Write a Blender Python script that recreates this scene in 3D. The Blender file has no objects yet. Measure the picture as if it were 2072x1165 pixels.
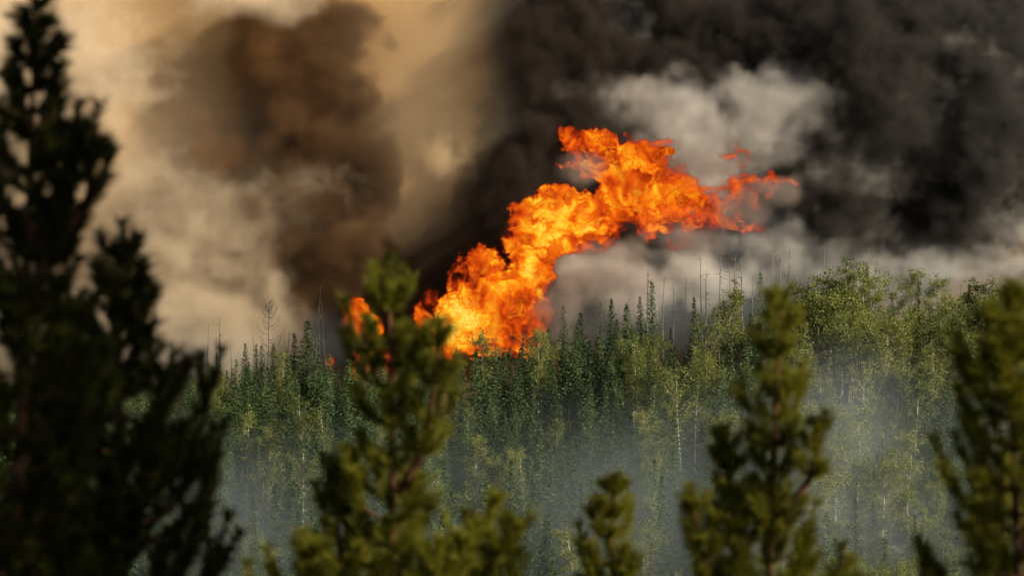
import bpy, math, random
import numpy as np
from mathutils import Vector, Matrix


# ------------------------------------------------------------------ camera, sky, sun, exposure
sc = bpy.context.scene
C = sc.collection
PW, PH, LENS = 2072.0, 1165.0, 200.0
K = 36.0 / LENS / PW                        # metres per photo pixel per metre of distance
cam = bpy.data.cameras.new('camera')
cam.lens = LENS; cam.sensor_width = 36.0; cam.clip_start = 0.5; cam.clip_end = 6000.0
cam.dof.use_dof = True; cam.dof.focus_distance = 965.0; cam.dof.aperture_fstop = 5.6
cam_o = bpy.data.objects.new('camera', cam); C.objects.link(cam_o)
cam_o.location = (0, 0, 0); cam_o.rotation_euler = (math.pi / 2, 0, 0)
sc.camera = cam_o

SUN = Vector((0.78, -0.42, 0.47)).normalized()
world = bpy.data.worlds.new('World'); sc.world = world; world.use_nodes = True
wt = world.node_tree; bgn = wt.nodes['Background']
sky = wt.nodes.new('ShaderNodeTexSky'); sky.sky_type = 'NISHITA'; sky.sun_disc = False
sky.sun_elevation = math.asin(SUN.z); sky.sun_rotation = math.atan2(SUN.x, SUN.y)
sky.dust_density = 3.0
wt.links.new(sky.outputs[0], bgn.inputs[0]); bgn.inputs[1].default_value = 0.062
sun = bpy.data.lights.new('sun', 'SUN'); sun.energy = 5.0; sun.angle = math.radians(0.6); sun.color = (1.0, 0.86, 0.66)
sun_o = bpy.data.objects.new('sun', sun); C.objects.link(sun_o)
sun_o.rotation_euler = SUN.to_track_quat('Z', 'Y').to_euler()
sc.view_settings.view_transform = 'Standard'; sc.view_settings.look = 'None'
sc.view_settings.exposure = 0.45; sc.view_settings.gamma = 1.0; sc.view_settings.use_curve_mapping = False
sc.render.engine = 'CYCLES'
cy = sc.cycles
cy.use_denoising = True; cy.use_adaptive_sampling = True; cy.adaptive_threshold = 0.04; cy.adaptive_min_samples = 20
cy.max_bounces = 5; cy.diffuse_bounces = 2; cy.glossy_bounces = 1; cy.transmission_bounces = 3
cy.volume_bounces = 2; cy.transparent_max_bounces = 54; cy.volume_max_steps = 256
cy.caustics_reflective = False; cy.caustics_refractive = False

# ------------------------------------------------------------------ helpers
def at(px, py, d):
    return Vector(((px - PW / 2) * K * d, d, (PH / 2 - py) * K * d))
def put(o, label=None, cat=None, group=None, kind=None, parent=None):
    if label: o['label'] = label
    if cat: o['category'] = cat
    if group: o['group'] = group
    if kind: o['kind'] = kind
    if parent: o.parent = parent
    return o
def link(name, me, parent=None):
    o = bpy.data.objects.new(name, me); C.objects.link(o)
    if parent is not None: o.parent = parent
    return o
def mesh(name, V, F, mat, smooth=False):
    me = bpy.data.meshes.new(name); me.from_pydata([tuple(v) for v in V], [], F); me.materials.append(mat)
    if smooth: me.polygons.foreach_set('use_smooth', [True] * len(me.polygons))
    return me
def mesh_np(name, V, F, mat, smooth=False):
    """V (n,3) float, F (m,k) int, one polygon size"""
    me = bpy.data.meshes.new(name); V = np.asarray(V, np.float32); F = np.asarray(F, np.int32)
    m, k = F.shape
    me.vertices.add(len(V)); me.vertices.foreach_set('co', V.ravel())
    me.loops.add(m * k); me.loops.foreach_set('vertex_index', F.ravel())
    me.polygons.add(m); me.polygons.foreach_set('loop_start', np.arange(0, m * k, k, dtype=np.int32))
    me.polygons.foreach_set('loop_total', np.full(m, k, np.int32))
    if smooth: me.polygons.foreach_set('use_smooth', np.ones(m, bool))
    me.update(calc_edges=True); me.materials.append(mat)
    return me
def tube(V, F, pts, rad, n=6):
    """append a tapered tube along pts"""
    base = len(V); pts = [Vector(p) for p in pts]
    for i, p in enumerate(pts):
        t = (pts[min(i + 1, len(pts) - 1)] - pts[max(i - 1, 0)]).normalized()
        a = t.orthogonal().normalized() if abs(t.z) < 0.95 else (t.cross(Vector((0, 1, 0)))).normalized()
        b = t.cross(a)
        for k in range(n):
            w = 2 * math.pi * k / n
            V.append(p + (a * math.cos(w) + b * math.sin(w)) * rad[i])
    for i in range(len(pts) - 1):
        for k in range(n):
            F.append((base + i * n + k, base + i * n + (k + 1) % n, base + (i + 1) * n + (k + 1) % n, base + (i + 1) * n + k))
    V.append(pts[-1]); top = len(V) - 1; l = base + (len(pts) - 1) * n
    for k in range(n): F.append((l + k, l + (k + 1) % n, top))

def nodes(name):
    m = bpy.data.materials.new(name); m.use_nodes = True; t = m.node_tree; t.nodes.clear()
    out = t.nodes.new('ShaderNodeOutputMaterial')
    return m, t, t.nodes.new, t.links.new, out
def ramp(N, stops, interp='LINEAR'):
    r = N('ShaderNodeValToRGB'); cr = r.color_ramp; cr.interpolation = interp
    while len(cr.elements) > 1: cr.elements.remove(cr.elements[-1])
    cr.elements[0].position = stops[0][0]; cr.elements[0].color = (*stops[0][1], 1)
    for p, c in stops[1:]:
        e = cr.elements.new(p); e.color = (*c, 1)
    return r

def leaf_mat(name, dark, light, trans, rough=0.55, nscale=0.5, spec=0.3, tint=(1.15, 1.1, 0.5), each=0.45):
    m, t, N, L, out = nodes(name)
    oi = N('ShaderNodeObjectInfo'); geo = N('ShaderNodeNewGeometry')
    no = N('ShaderNodeTexNoise'); no.inputs['Scale'].default_value = nscale; no.inputs['Detail'].default_value = 3
    L(geo.outputs['Position'], no.inputs['Vector'])
    ad = N('ShaderNodeMath'); ad.operation = 'MULTIPLY_ADD'; ad.inputs[1].default_value = 0.5
    L(oi.outputs['Random'], ad.inputs[0]); L(no.outputs['Fac'], ad.inputs[2])
    rp = N('ShaderNodeMath'); rp.operation = 'MULTIPLY_ADD'; rp.inputs[1].default_value = each; L(geo.outputs['Random Per Island'], rp.inputs[0]); L(ad.outputs[0], rp.inputs[2])
    r = ramp(N, [(0.35, dark), (1.35 / 1.5, light)])
    sc_ = N('ShaderNodeMath'); sc_.operation = 'MULTIPLY'; sc_.inputs[1].default_value = 1 / 1.4; L(rp.outputs[0], sc_.inputs[0])
    L(sc_.outputs[0], r.inputs[0])
    p = N('ShaderNodeBsdfPrincipled'); p.inputs['Roughness'].default_value = rough; p.inputs['Specular IOR Level'].default_value = spec
    L(r.outputs[0], p.inputs['Base Color'])
    tr = N('ShaderNodeBsdfTranslucent'); mx = N('ShaderNodeMix'); mx.data_type = 'RGBA'; mx.blend_type = 'MULTIPLY'; mx.inputs[0].default_value = 1
    L(r.outputs[0], mx.inputs[6]); mx.inputs[7].default_value = (*tint, 1); L(mx.outputs[2], tr.inputs[0])
    ms = N('ShaderNodeMixShader'); ms.inputs[0].default_value = trans
    L(p.outputs[0], ms.inputs[1]); L(tr.outputs[0], ms.inputs[2]); L(ms.outputs[0], out.inputs[0])
    return m
def bark_mat(name, a, b, scale=(3, 3, 1), lo=0.4, hi=0.6):
    m, t, N, L, out = nodes(name)
    tc = N('ShaderNodeTexCoord'); mp = N('ShaderNodeMapping'); mp.inputs['Scale'].default_value = scale
    no = N('ShaderNodeTexNoise'); no.inputs['Scale'].default_value = 1; no.inputs['Detail'].default_value = 5
    L(tc.outputs['Object'], mp.inputs[0]); L(mp.outputs[0], no.inputs['Vector'])
    r = ramp(N, [(lo, a), (hi, b)]); L(no.outputs['Fac'], r.inputs[0])
    p = N('ShaderNodeBsdfPrincipled'); p.inputs['Roughness'].default_value = 0.85; p.inputs['Specular IOR Level'].default_value = 0.15
    L(r.outputs[0], p.inputs['Base Color']); L(p.outputs[0], out.inputs[0])
    return m

M_spruce = leaf_mat('spruce_needles', (0.020, 0.046, 0.021), (0.095, 0.148, 0.054), 0.15, 0.7, 0.12, 0.15, each=0.25)
M_aspen = leaf_mat('aspen_leaves', (0.070, 0.100, 0.026), (0.215, 0.24, 0.062), 0.32, 0.5, 0.10, 0.25)
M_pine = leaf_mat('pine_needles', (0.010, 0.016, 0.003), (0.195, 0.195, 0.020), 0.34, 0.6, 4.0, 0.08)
M_pine_shaded = leaf_mat('shaded_pine_needles', (0.003, 0.005, 0.0015), (0.036, 0.040, 0.006), 0.12, 0.6, 4.0, 0.05)  # the same pine needles with deep shade put into the colour
M_rust = leaf_mat('rust_needles', (0.05, 0.03, 0.018), (0.12, 0.06, 0.03), 0.15, 0.6, 0.2)
M_sbark = bark_mat('spruce_bark', (0.05, 0.04, 0.03), (0.11, 0.09, 0.07))
M_abark = bark_mat('aspen_bark', (0.10, 0.085, 0.06), (0.46, 0.42, 0.33), (2, 2, 0.9), 0.38, 0.52)
M_pbark = bark_mat('pine_bark', (0.035, 0.018, 0.010), (0.11, 0.05, 0.025), (20, 20, 8))
M_snag = bark_mat('weathered_wood', (0.09, 0.082, 0.07), (0.19, 0.172, 0.148), (3, 3, .6))
M_char = bark_mat('charred_wood', (0.012, 0.011, 0.010), (0.05, 0.042, 0.038), (3, 3, .6))
M_greywood = bark_mat('grey_dead_wood', (0.09, 0.085, 0.08), (0.17, 0.16, 0.15), (3, 3, .6))

# ------------------------------------------------------------------ terrain
def smooth(a, b, x):
    t = np.clip((x - a) / (b - a), 0, 1); return t * t * (3 - 2 * t)
def ridge_z(x): return np.interp(x, [-140, -60, -10, 20, 55, 140], [-24.5, -24.0, -22.5, -20.0, -16.5, -16.0])
PROF_D = [-400, 0, 12, 20, 36, 60, 120, 300, 640, 800, 880]
PROF_Z = [-1.7, -1.7, -3.2, -4.6, -6.5, -12, -32, -66, -84, -78, -61]
def terrain(x, d):
    x = np.asarray(x, float); d = np.asarray(d, float)
    near = np.interp(d, PROF_D, PROF_Z)
    zr = ridge_z(x); t = np.clip((d - 880) / 110, 0, 1)
    slope = -61 + (zr + 61) * (t * 1.12 - 0.12 * t * t)
    z = np.where(d <= 880, near, np.where(d <= 990, slope, zr - np.minimum(0.06 * (d - 990), 14)))
    bump = 0.7 * np.sin(x * 0.11 + d * 0.045) + 0.5 * np.sin(x * 0.23 - d * 0.13 + 1.3)
    return z + bump * smooth(300, 880, d) + 0.08 * np.sin(x * 0.9) * np.cos(d * 0.8) * (1 - smooth(100, 200, d))
def tz(x, d): return float(terrain(x, d))

if True:
    xs = np.concatenate([np.linspace(-2600, -150, 14), np.linspace(-130, 130, 66), np.linspace(150, 2600, 14)])
    ds = np.concatenate([np.linspace(-400, 0, 6), np.linspace(6, 60, 19), np.linspace(80, 860, 30), np.linspace(870, 1100, 60), np.linspace(1150, 4200, 16)])
    X, D = np.meshgrid(xs, ds); Z = terrain(X, D)
    V = np.stack([X, D, Z], -1).reshape(-1, 3); nx = len(xs)
    i = np.arange(len(ds) - 1)[:, None] * nx + np.arange(nx - 1)[None]; i = i.ravel()
    m, t, N, L, out = nodes('forest_floor')
    geo = N('ShaderNodeNewGeometry'); no = N('ShaderNodeTexNoise'); no.inputs['Scale'].default_value = 0.35; no.inputs['Detail'].default_value = 8
    L(geo.outputs['Position'], no.inputs['Vector']); r = ramp(N, [(0.35, (0.018, 0.022, 0.010)), (0.5, (0.04, 0.045, 0.02)), (0.68, (0.075, 0.06, 0.035))]); L(no.outputs['Fac'], r.inputs[0])
    p = N('ShaderNodeBsdfPrincipled'); p.inputs['Roughness'].default_value = 0.95; L(r.outputs[0], p.inputs['Base Color'])
    bp = N('ShaderNodeBump'); bp.inputs['Strength'].default_value = 0.8; bp.inputs['Distance'].default_value = 0.5; L(no.outputs['Fac'], bp.inputs['Height']); L(bp.outputs[0], p.inputs['Normal'])
    L(p.outputs[0], out.inputs[0])
    put(link('ground', mesh_np('ground', V, np.stack([i, i + 1, i + nx + 1, i + nx], 1), m, True)), 'dark forest floor sloping up to the burning ridge', kind='structure')

# ------------------------------------------------------------------ numpy noise on grids
def noise3(shape, cell, seed):
    rg = np.random.default_rng(seed); cell = np.broadcast_to(np.asarray(cell, float), (3,))
    a = rg.random([int(n / c) + 4 for n, c in zip(shape, cell)]).astype(np.float32)
    for ax in range(3):
        x = np.arange(shape[ax]) / cell[ax]; i = x.astype(int); f = x - i; f = f * f * (3 - 2 * f)
        s = [1, 1, 1]; s[ax] = shape[ax]; f = f.reshape(s).astype(np.float32)
        a = np.take(a, i, ax) * (1 - f) + np.take(a, i + 1, ax) * f
    return a
def fbm(shape, cell, seed, octs=4, gain=0.5, billow=False):
    t = 0; a = 1.0; tot = 0; cell = np.broadcast_to(np.asarray(cell, float), (3,))
    for k in range(octs):
        n = noise3(shape, np.maximum(cell / 2 ** k, 1.03), seed * 37 + k)
        if billow: n = 1 - np.abs(2 * n - 1)
        t = t + a * n; tot += a; a *= gain
    return t / tot
def sample3(g, ix, iy, iz):
    """trilinear lookup of grid g at float index arrays"""
    n = g.shape
    ix = np.clip(ix, 0, n[0] - 1.001); iy = np.clip(iy, 0, n[1] - 1.001); iz = np.clip(iz, 0, n[2] - 1.001)
    i = ix.astype(np.int32); j = iy.astype(np.int32); k = iz.astype(np.int32); fx = ix - i; fy = iy - j; fz = iz - k
    c = lambda a, b, e: g[i + a, j + b, k + e]
    return (((c(0,0,0)*(1-fx)+c(1,0,0)*fx)*(1-fy)+(c(0,1,0)*(1-fx)+c(1,1,0)*fx)*fy)*(1-fz)
            + ((c(0,0,1)*(1-fx)+c(1,0,1)*fx)*(1-fy)+(c(0,1,1)*(1-fx)+c(1,1,1)*fx)*fy)*fz)

def volume_object(name, grid, bmin, bmax, mat, parent=None):
    """a volume whose density grid is filled from a numpy array"""
    nx, ny, nz = grid.shape
    grid = np.where(grid > 0.002, grid * (0.996 + 0.004 * np.random.default_rng(0).random(grid.shape)), 0)   # no two cells quite alike, so none are merged
    me = bpy.data.meshes.new(name); me.vertices.add(grid.size)
    a = me.attributes.new('fill', 'FLOAT', 'POINT'); a.data.foreach_set('value', np.ascontiguousarray(grid.transpose(2, 1, 0)).ravel().astype(np.float32))
    co = np.empty((grid.size, 3), np.float32); co[:] = [(p + q) / 2 for p, q in zip(bmin, bmax)]
    me.vertices.foreach_set('co', co.ravel())
    src = bpy.data.objects.new(name + '_samples', me)
    vol = bpy.data.volumes.new(name); vol.materials.append(mat); ob = link(name, vol, parent)
    g = bpy.data.node_groups.new(name, 'GeometryNodeTree')
    g.interface.new_socket('Geometry', in_out='INPUT', socket_type='NodeSocketGeometry')
    g.interface.new_socket('Geometry', in_out='OUTPUT', socket_type='NodeSocketGeometry')
    N = g.nodes.new; L = g.links.new
    gi = N('GeometryNodeObjectInfo'); gi.inputs['Object'].default_value = src; go = N('NodeGroupOutput'); vc = N('GeometryNodeVolumeCube')
    vc.inputs['Min'].default_value = bmin; vc.inputs['Max'].default_value = bmax
    for k, n in zip(('Resolution X', 'Resolution Y', 'Resolution Z'), (nx, ny, nz)): vc.inputs[k].default_value = n
    pos = N('GeometryNodeInputPosition'); mr = N('ShaderNodeMapRange'); mr.data_type = 'FLOAT_VECTOR'
    L(pos.outputs[0], mr.inputs[6])
    for i, v in zip((7, 8, 9, 10), (bmin, bmax, (.5, .5, .5), (nx - .5, ny - .5, nz - .5))): mr.inputs[i].default_value = v
    fl = N('ShaderNodeVectorMath'); fl.operation = 'FLOOR'; L(mr.outputs[1], fl.inputs[0])
    dt = N('ShaderNodeVectorMath'); dt.operation = 'DOT_PRODUCT'; L(fl.outputs[0], dt.inputs[0]); dt.inputs[1].default_value = (1, nx, nx * ny)
    si = N('GeometryNodeSampleIndex'); si.data_type = 'FLOAT'; si.clamp = True
    na = N('GeometryNodeInputNamedAttribute'); na.data_type = 'FLOAT'; na.inputs['Name'].default_value = 'fill'
    L(gi.outputs['Geometry'], si.inputs['Geometry']); L(na.outputs[0], si.inputs['Value']); L(dt.outputs['Value'], si.inputs['Index'])
    L(si.outputs[0], vc.inputs['Density'])
    sm = N('GeometryNodeSetMaterial'); sm.inputs['Material'].default_value = mat
    L(vc.outputs[0], sm.inputs[0]); L(sm.outputs[0], go.inputs[0])
    ob.modifiers.new('fill_volume', 'NODES').node_group = g
    return ob
def smoke_mat(name, stops, dens, aniso=0.0, step=4.0, axis=0, lo=-100, hi=100):
    """stops: albedo along world x"""
    m, t, N, L, out = nodes(name)
    p = N('ShaderNodeVolumePrincipled'); a = N('ShaderNodeAttribute'); a.attribute_name = 'density'
    k = N('ShaderNodeMath'); k.operation = 'MULTIPLY'; k.inputs[1].default_value = dens
    p.inputs['Density Attribute'].default_value = ''
    L(a.outputs['Fac'], k.inputs[0]); L(k.outputs[0], p.inputs['Density'])
    if len(stops) == 1: p.inputs['Color'].default_value = (*stops[0][1], 1)
    else:
        geo = N('ShaderNodeNewGeometry'); sp = N('ShaderNodeSeparateXYZ'); L(geo.outputs['Position'], sp.inputs[0])
        mr = N('ShaderNodeMapRange'); mr.inputs[1].default_value = lo; mr.inputs[2].default_value = hi; L(sp.outputs[axis], mr.inputs[0])
        r = ramp(N, stops); L(mr.outputs[0], r.inputs[0]); L(r.outputs[0], p.inputs['Color'])
    p.inputs['Anisotropy'].default_value = aniso
    L(p.outputs[0], out.inputs['Volume'])
    m.cycles.volume_step_rate = step
    return m

# ------------------------------------------------------------------ smoke behind the ridge
def grid_axes(bmin, bmax, vs):
    sh = tuple(int(round((q - p) / vs)) + 1 for p, q in zip(bmin, bmax))
    ax = [np.linspace(p, q, n, dtype=np.float32) for p, q, n in zip(bmin, bmax, sh)]
    return sh, ax[0][:, None, None], ax[1][None, :, None], ax[2][None, None, :]
def blob_sum(X, Y, Z, blobs):
    """soft maximum of ellipsoids (px, py, rx_px, rz_px, depth, depth radius m, weight)"""
    f = np.zeros(np.broadcast_shapes(X.shape, Y.shape, Z.shape), np.float32)
    for b in blobs:
        px, py, rx, rz, d, rd, w = b[:7]; c = at(px, py, d); s = K * d
        q = ((X - c.x) / (rx * s)) ** 2 + ((Y - c.y) / rd) ** 2 + ((Z - c.z) / (rz * s)) ** 2
        f = np.maximum(f, w * np.exp(-0.7 * q)) + 0.25 * w * np.exp(-0.7 * q) * (f > 0)
    return f
def warp(sh, vs, field, amp, cell, seed):
    ii = np.meshgrid(*[np.arange(n, dtype=np.float32) for n in sh], indexing='ij')
    o = [ (fbm(sh, cell / vs, seed + k, 3) - 0.5) * 2 * amp / vs for k in range(3)]
    return sample3(field, ii[0] + o[0], ii[1] + o[1], ii[2] + o[2])

SB_MIN, SB_MAX, VS = (-106, 1026, -31), (106, 1066, 60), 0.72
if True:
    sh, GX, GY, GZ = grid_axes(SB_MIN, SB_MAX, VS)
    big = fbm(sh, 16 / VS, 3, 5, 0.6); bil = fbm(sh, 11 / VS, 9, 5, 0.66, True); fine = fbm(sh, 5 / VS, 21, 4, 0.78)
    # soot-black and brown smoke
    dark = [(610,130,130,130,1058,10,.85),(690,260,120,140,1060,10,.80),(470,290,110,90,1060,9,.62),(560,480,70,100,1060,8,.50),(440,340,60,60,1060,8,.5),(330,250,90,60,1062,8,.36),(320,430,120,90,1062,8,.42),(780,400,80,110,1062,8,.45),(640,570,80,60,1062,8,.5),(420,560,110,50,1062,8,.36),
            (740,500,85,75,1036,6,.95),(680,590,90,60,1036,6,.95),(830,560,90,70,1037,6,1.0),(760,640,120,60,1037,6,.95),
            (965,430,55,110,1040,7,1.15),(935,540,60,90,1040,7,1.1),(1015,330,80,80,1042,8,1.1),(1085,230,95,110,1043,9,1.05),(1095,90,100,120,1044,10,.9),(1040,20,60,80,1044,8,.7),
            (1080,400,110,110,1044,11,1.0),(1150,330,110,100,1044,11,1.0),(990,560,110,90,1040,9,1.0),(1200,200,110,90,1050,10,.9),
            (1330,110,170,70,1050,12,1.15),(1520,70,170,80,1050,12,1.15),(1700,120,150,110,1050,12,1.1),(1850,230,170,160,1050,12,1.1),(1980,330,120,130,1048,12,1.0),
            (1700,330,110,150,1046,11,.9),(1830,440,170,70,1046,11,1.0),(1620,420,110,80,1050,11,.85),(1300,470,130,60,1046,9,.9),(1430,560,200,50,1050,9,.6),
            (2050,90,80,120,1056,10,.7),(1900,60,110,80,1058,10,.75),(1250,330,200,120,1058,9,.8),(1450,380,200,120,1060,9,.8),(1230,60,60,60,1058,10,.6),(1020,620,120,80,1046,9,.8)]
    dark = [(b[0], b[1], b[2], b[3], 1036, 6, b[6]) if b[0] < 850 and b[4] > 1050 else b for b in dark]
    f = blob_sum(GX, GY, GZ, dark)
    clear = [(890,200,70,240,1046,40,1.0),(915,350,45,80,1046,40,1.0),(860,430,50,60,1048,40,.9),(120,120,190,190,1050,40,.9),(430,110,45,40,1056,30,.6),(1170,560,50,50,1036,12,.7)]
    f = np.maximum(f - blob_sum(GX, GY, GZ, clear), 0)
    f = warp(sh, VS, f, 9.0, 13, 51)
    sharp = smooth(-45, -5, GX + 0.0 * GZ + 0.0 * GY)              # thin and soft at the left, thick and folded towards the fire
    d = np.clip((f * (0.15 + 1.5 * bil) + (0.6 + 0.3 * sharp) * (big - 0.5) + (0.75 + 0.45 * sharp) * (fine - 0.5) - 0.30) * (1.8 + 1.2 * sharp), 0, 1) * (0.72 + 0.28 * sharp)
    d = d * (0.25 + 1.5 * smooth(0.3, 0.75, fbm(sh, 6 / VS, 77, 4, 0.75)))
    d *= smooth(0.02, 0.25, f)
    M_dark = smoke_mat('dark_smoke', [(0.0, (.34, .19, .085)), (0.25, (.28, .15, .065)), (0.38, (.16, .10, .055)), (0.45, (.075, .055, .042)), (0.62, (.065, .054, .046)), (1.0, (.09, .086, .082))], 0.50, 0.0, 3.6)  # browner left stops: tan light passing through dark smoke, put into the albedo
    put(volume_object('smoke', d, SB_MIN, SB_MAX, M_dark), 'billowing black and brown smoke rising behind the flames', 'smoke', kind='stuff')
    # pale smoke
    pale = [(1290,200,130,40,1036,5,.60),(1400,240,150,75,1036,5,.66),(1540,195,120,55,1036,5,.68),(1610,220,70,70,1036,5,.5),(1400,320,90,110,1038,5,.52),(1300,280,90,60,1038,5,.42),(1390,340,70,70,1038,6,.62),(1480,290,120,60,1038,6,.6),
            (1250,30,50,60,1050,7,.45),(1280,55,40,30,1048,6,.45),
            (430,660,120,60,1036,6,1.05),(330,690,130,55,1038,6,.95),(545,600,26,36,1034,5,.75),(520,660,70,40,1034,5,.75),(200,620,110,50,1040,6,.6),(90,640,90,40,1040,6,.55),
            (420,430,140,80,1040,9,.40),(330,520,140,80,1040,8,.42),(480,560,120,60,1040,8,.40),(500,10,110,35,1046,7,.75),(150,150,160,160,1050,9,.55),(915,345,50,60,1036,5,.40),
            (1180,540,70,50,1032,5,.45),(1250,590,100,50,1032,5,.42),(1400,560,160,60,1032,5,.34),(1560,510,180,70,1034,5,.32),(1720,430,90,60,1036,5,.34),
            (1900,550,170,40,1034,5,.38),(2050,440,70,90,1036,5,.31),(1700,560,170,50,1032,5,.32),(1680,340,70,80,1036,6,.36),(1780,380,60,60,1036,5,.36),(1880,160,110,90,1040,6,.26),(2010,230,80,120,1040,6,.27),(1800,330,120,90,1038,6,.27),(1120,170,60,60,1038,5,.32),(1060,400,60,60,1034,5,.28),(640,400,90,60,1050,6,.34),(300,380,90,60,1050,6,.40),(1050,690,200,40,1034,5,.3)]
    PB_MIN = tuple(v + o for v, o in zip(SB_MIN, (1.37, 0.61, 0.83))); PB_MAX = tuple(v - o for v, o in zip(SB_MAX, (1.9, 3.4, 2.2)))
    sh, GX, GY, GZ = grid_axes(PB_MIN, PB_MAX, VS); fine = fbm(sh, 5 / VS, 23, 4, 0.78)
    pale = [(b[0], b[1], b[2], b[3], 1032, 5, b[6]) if b[0] < 850 else b for b in pale]
    f = blob_sum(GX, GY, GZ, pale)
    f = warp(sh, VS, f, 4.0, 9, 91)
    n2 = fbm(sh, 9 / VS, 33, 5, 0.66, True)
    sharp = smooth(-45, -5, GX + 0.0 * GZ + 0.0 * GY)
    d = np.clip((f * (0.1 + 1.5 * n2) + (0.7 + 0.3 * sharp) * (fine - 0.5) - 0.24) * (1.2 + 0.5 * sharp), 0, 1) * (0.45 + 1.1 * smooth(0.3, 0.7, fbm(sh, 6 / VS, 79, 4, 0.75))) * smooth(0.02, 0.2, f)
    d = np.clip(d + 0.16 * blob_sum(GX, GY, GZ, [(880,230,120,260,1036,5,1.0),(300,420,220,160,1034,5,.5)]) * (0.3 + 1.3 * n2), 0, 1)
    M_pale = smoke_mat('pale_smoke', [(0.0, (.93, .845, .70)), (0.30, (.91, .79, .60)), (0.47, (.90, .73, .48)), (0.53, (.90, .85, .78)), (0.66, (.90, .875, .83)), (0.76, (.80, .78, .74)), (1.0, (.78, .75, .70))], 0.26, 0.0, 3.6)
    put(volume_object('smoke', d, PB_MIN, PB_MAX, M_pale), 'pale grey and cream smoke puffs along the ridge and above the flames', 'smoke', kind='stuff')
    # the far wall of tan smoke that closes the view
    xs = np.linspace(-150, 150, 151); zs = np.linspace(-45, 90, 69)
    nn = fbm((151, 1, 69), 18, 5, 2, 0.35)[:, 0, :]
    Vx, Vz = np.meshgrid(xs, zs, indexing='ij'); Vy = 1082 - 7 * nn - 36 * smooth(20, -5, Vx)
    V = np.stack([Vx, Vy, Vz], -1).reshape(-1, 3); i = (np.arange(150)[:, None] * 69 + np.arange(68)[None]).ravel()
    F1 = np.stack([i, i + 69, i + 70, i + 1], 1)
    Vb = V.copy(); Vb[:, 1] = 1120; nV = len(V)
    rim = []
    e = [(k * 69, (k + 1) * 69) for k in range(150)] + [(150 * 69 + k, 150 * 69 + k + 1) for k in range(68)] + [((k + 1) * 69 + 68, k * 69 + 68) for k in range(150)] + [(k + 1, k) for k in range(68)]
    for a, b in e: rim.append((b, a, a + nV, b + nV))
    Fa = np.concatenate([F1, F1[:, ::-1] + nV, np.array(rim)])
    m, t, N, L, out = nodes('tan_smoke')
    geo = N('ShaderNodeNewGeometry'); sp = N('ShaderNodeSeparateXYZ'); L(geo.outputs['Position'], sp.inputs[0])
    no = N('ShaderNodeTexNoise'); no.inputs['Scale'].default_value = 0.035; no.inputs['Detail'].default_value = 4; L(geo.outputs['Position'], no.inputs['Vector'])
    mr = N('ShaderNodeMapRange'); mr.inputs[1].default_value = -95; mr.inputs[2].default_value = 95; L(sp.outputs[0], mr.inputs[0])
    ad = N('ShaderNodeMath'); ad.operation = 'MULTIPLY_ADD'; ad.inputs[1].default_value = 0.3; L(no.outputs['Fac'], ad.inputs[0]); L(mr.outputs[0], ad.inputs[2])
    r = ramp(N, [(0.12, (.64, .51, .35)), (0.33, (.40, .26, .13)), (0.52, (.42, .26, .112)), (0.64, (.28, .18, .088)), (0.76, (.16, .12, .085)), (1.0, (.20, .16, .12))])
    L(ad.outputs[0], r.inputs[0])
    p = N('ShaderNodeBsdfPrincipled'); p.inputs['Roughness'].default_value = 1; p.inputs['Specular IOR Level'].default_value = 0
    L(r.outputs[0], p.inputs['Base Color']); L(p.outputs[0], out.inputs[0])
    put(link('smoke', mesh_np('smoke', V.tolist() + Vb.tolist(), Fa, m, True)), 'wall of tan and golden smoke filling the sky behind the ridge', 'smoke', kind='stuff')
    # thin smoke drifting through the trees
    bmin, bmax, vs = (-112, 868, -70), (112, 1024, 12), 3.0
    sh2, X2, Y2, Z2 = grid_axes(bmin, bmax, vs)
    veil = [(480,1080,190,120,915,26,.75),(640,1130,150,100,905,24,.55),(1250,1080,170,120,915,26,.75),(1330,960,110,90,935,20,.55),(1700,900,110,130,935,24,1.0),(1620,1040,170,130,915,26,.85),
            (1780,1060,140,120,920,24,.7),(1000,1130,200,70,905,20,.4),(1940,900,140,100,940,22,.5),(1480,900,140,80,945,18,.45),(820,1000,200,80,930,18,.3),(1130,880,200,80,950,18,.22),
            (300,1000,120,120,925,20,.4),
            (1350,640,130,60,1006,10,.55),(1280,690,60,60,1000,8,.5),(1480,600,150,60,1008,10,.6),(1620,570,120,60,1008,10,.45),(1830,610,90,50,1004,8,.45),(1950,560,130,40,1008,9,.5),(450,730,120,40,1004,9,.6),(300,740,140,50,1004,9,.5),(650,690,60,40,1004,8,.3),(1180,640,60,50,1006,8,.4),(1450,490,110,35,1003,5,.8),(1540,430,70,40,1004,5,.5)]
    f = blob_sum(X2, Y2, Z2, [v[:6] + (v[6] * (1.8 if v[4] > 995 else 0.75),) for v in veil])
    gz = terrain(X2[:, :, 0], Y2[:, :, 0])[:, :, None]
    f = f + (0.06 + 0.22 * smooth(955, 890, Y2)) * smooth(30, 12, Z2 - gz) * smooth(-75, -50, X2)
    n3 = fbm(sh2, 14 / vs, 71, 4, 0.55)
    d = np.clip(f * (0.3 + 1.4 * n3) + 0.3 * (n3 - 0.5) * smooth(0.03, 0.2, f) - 0.06, 0, 1.5)
    M_veil = smoke_mat('thin_smoke', [(0.0, (.78, .92, 1.0))], 0.0074, 0.0, 3.0)
    put(volume_object('smoke', d, bmin, bmax, M_veil), 'thin blue grey smoke drifting between the trees on the slope', 'smoke', kind='stuff')

    # sooty wisps in front of the flames
    bmin, bmax, vs = (2, 997.3, -14), (56, 1006.1, 34), 0.7
    sh3, X3, Y3, Z3 = grid_axes(bmin, bmax, vs)
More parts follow.
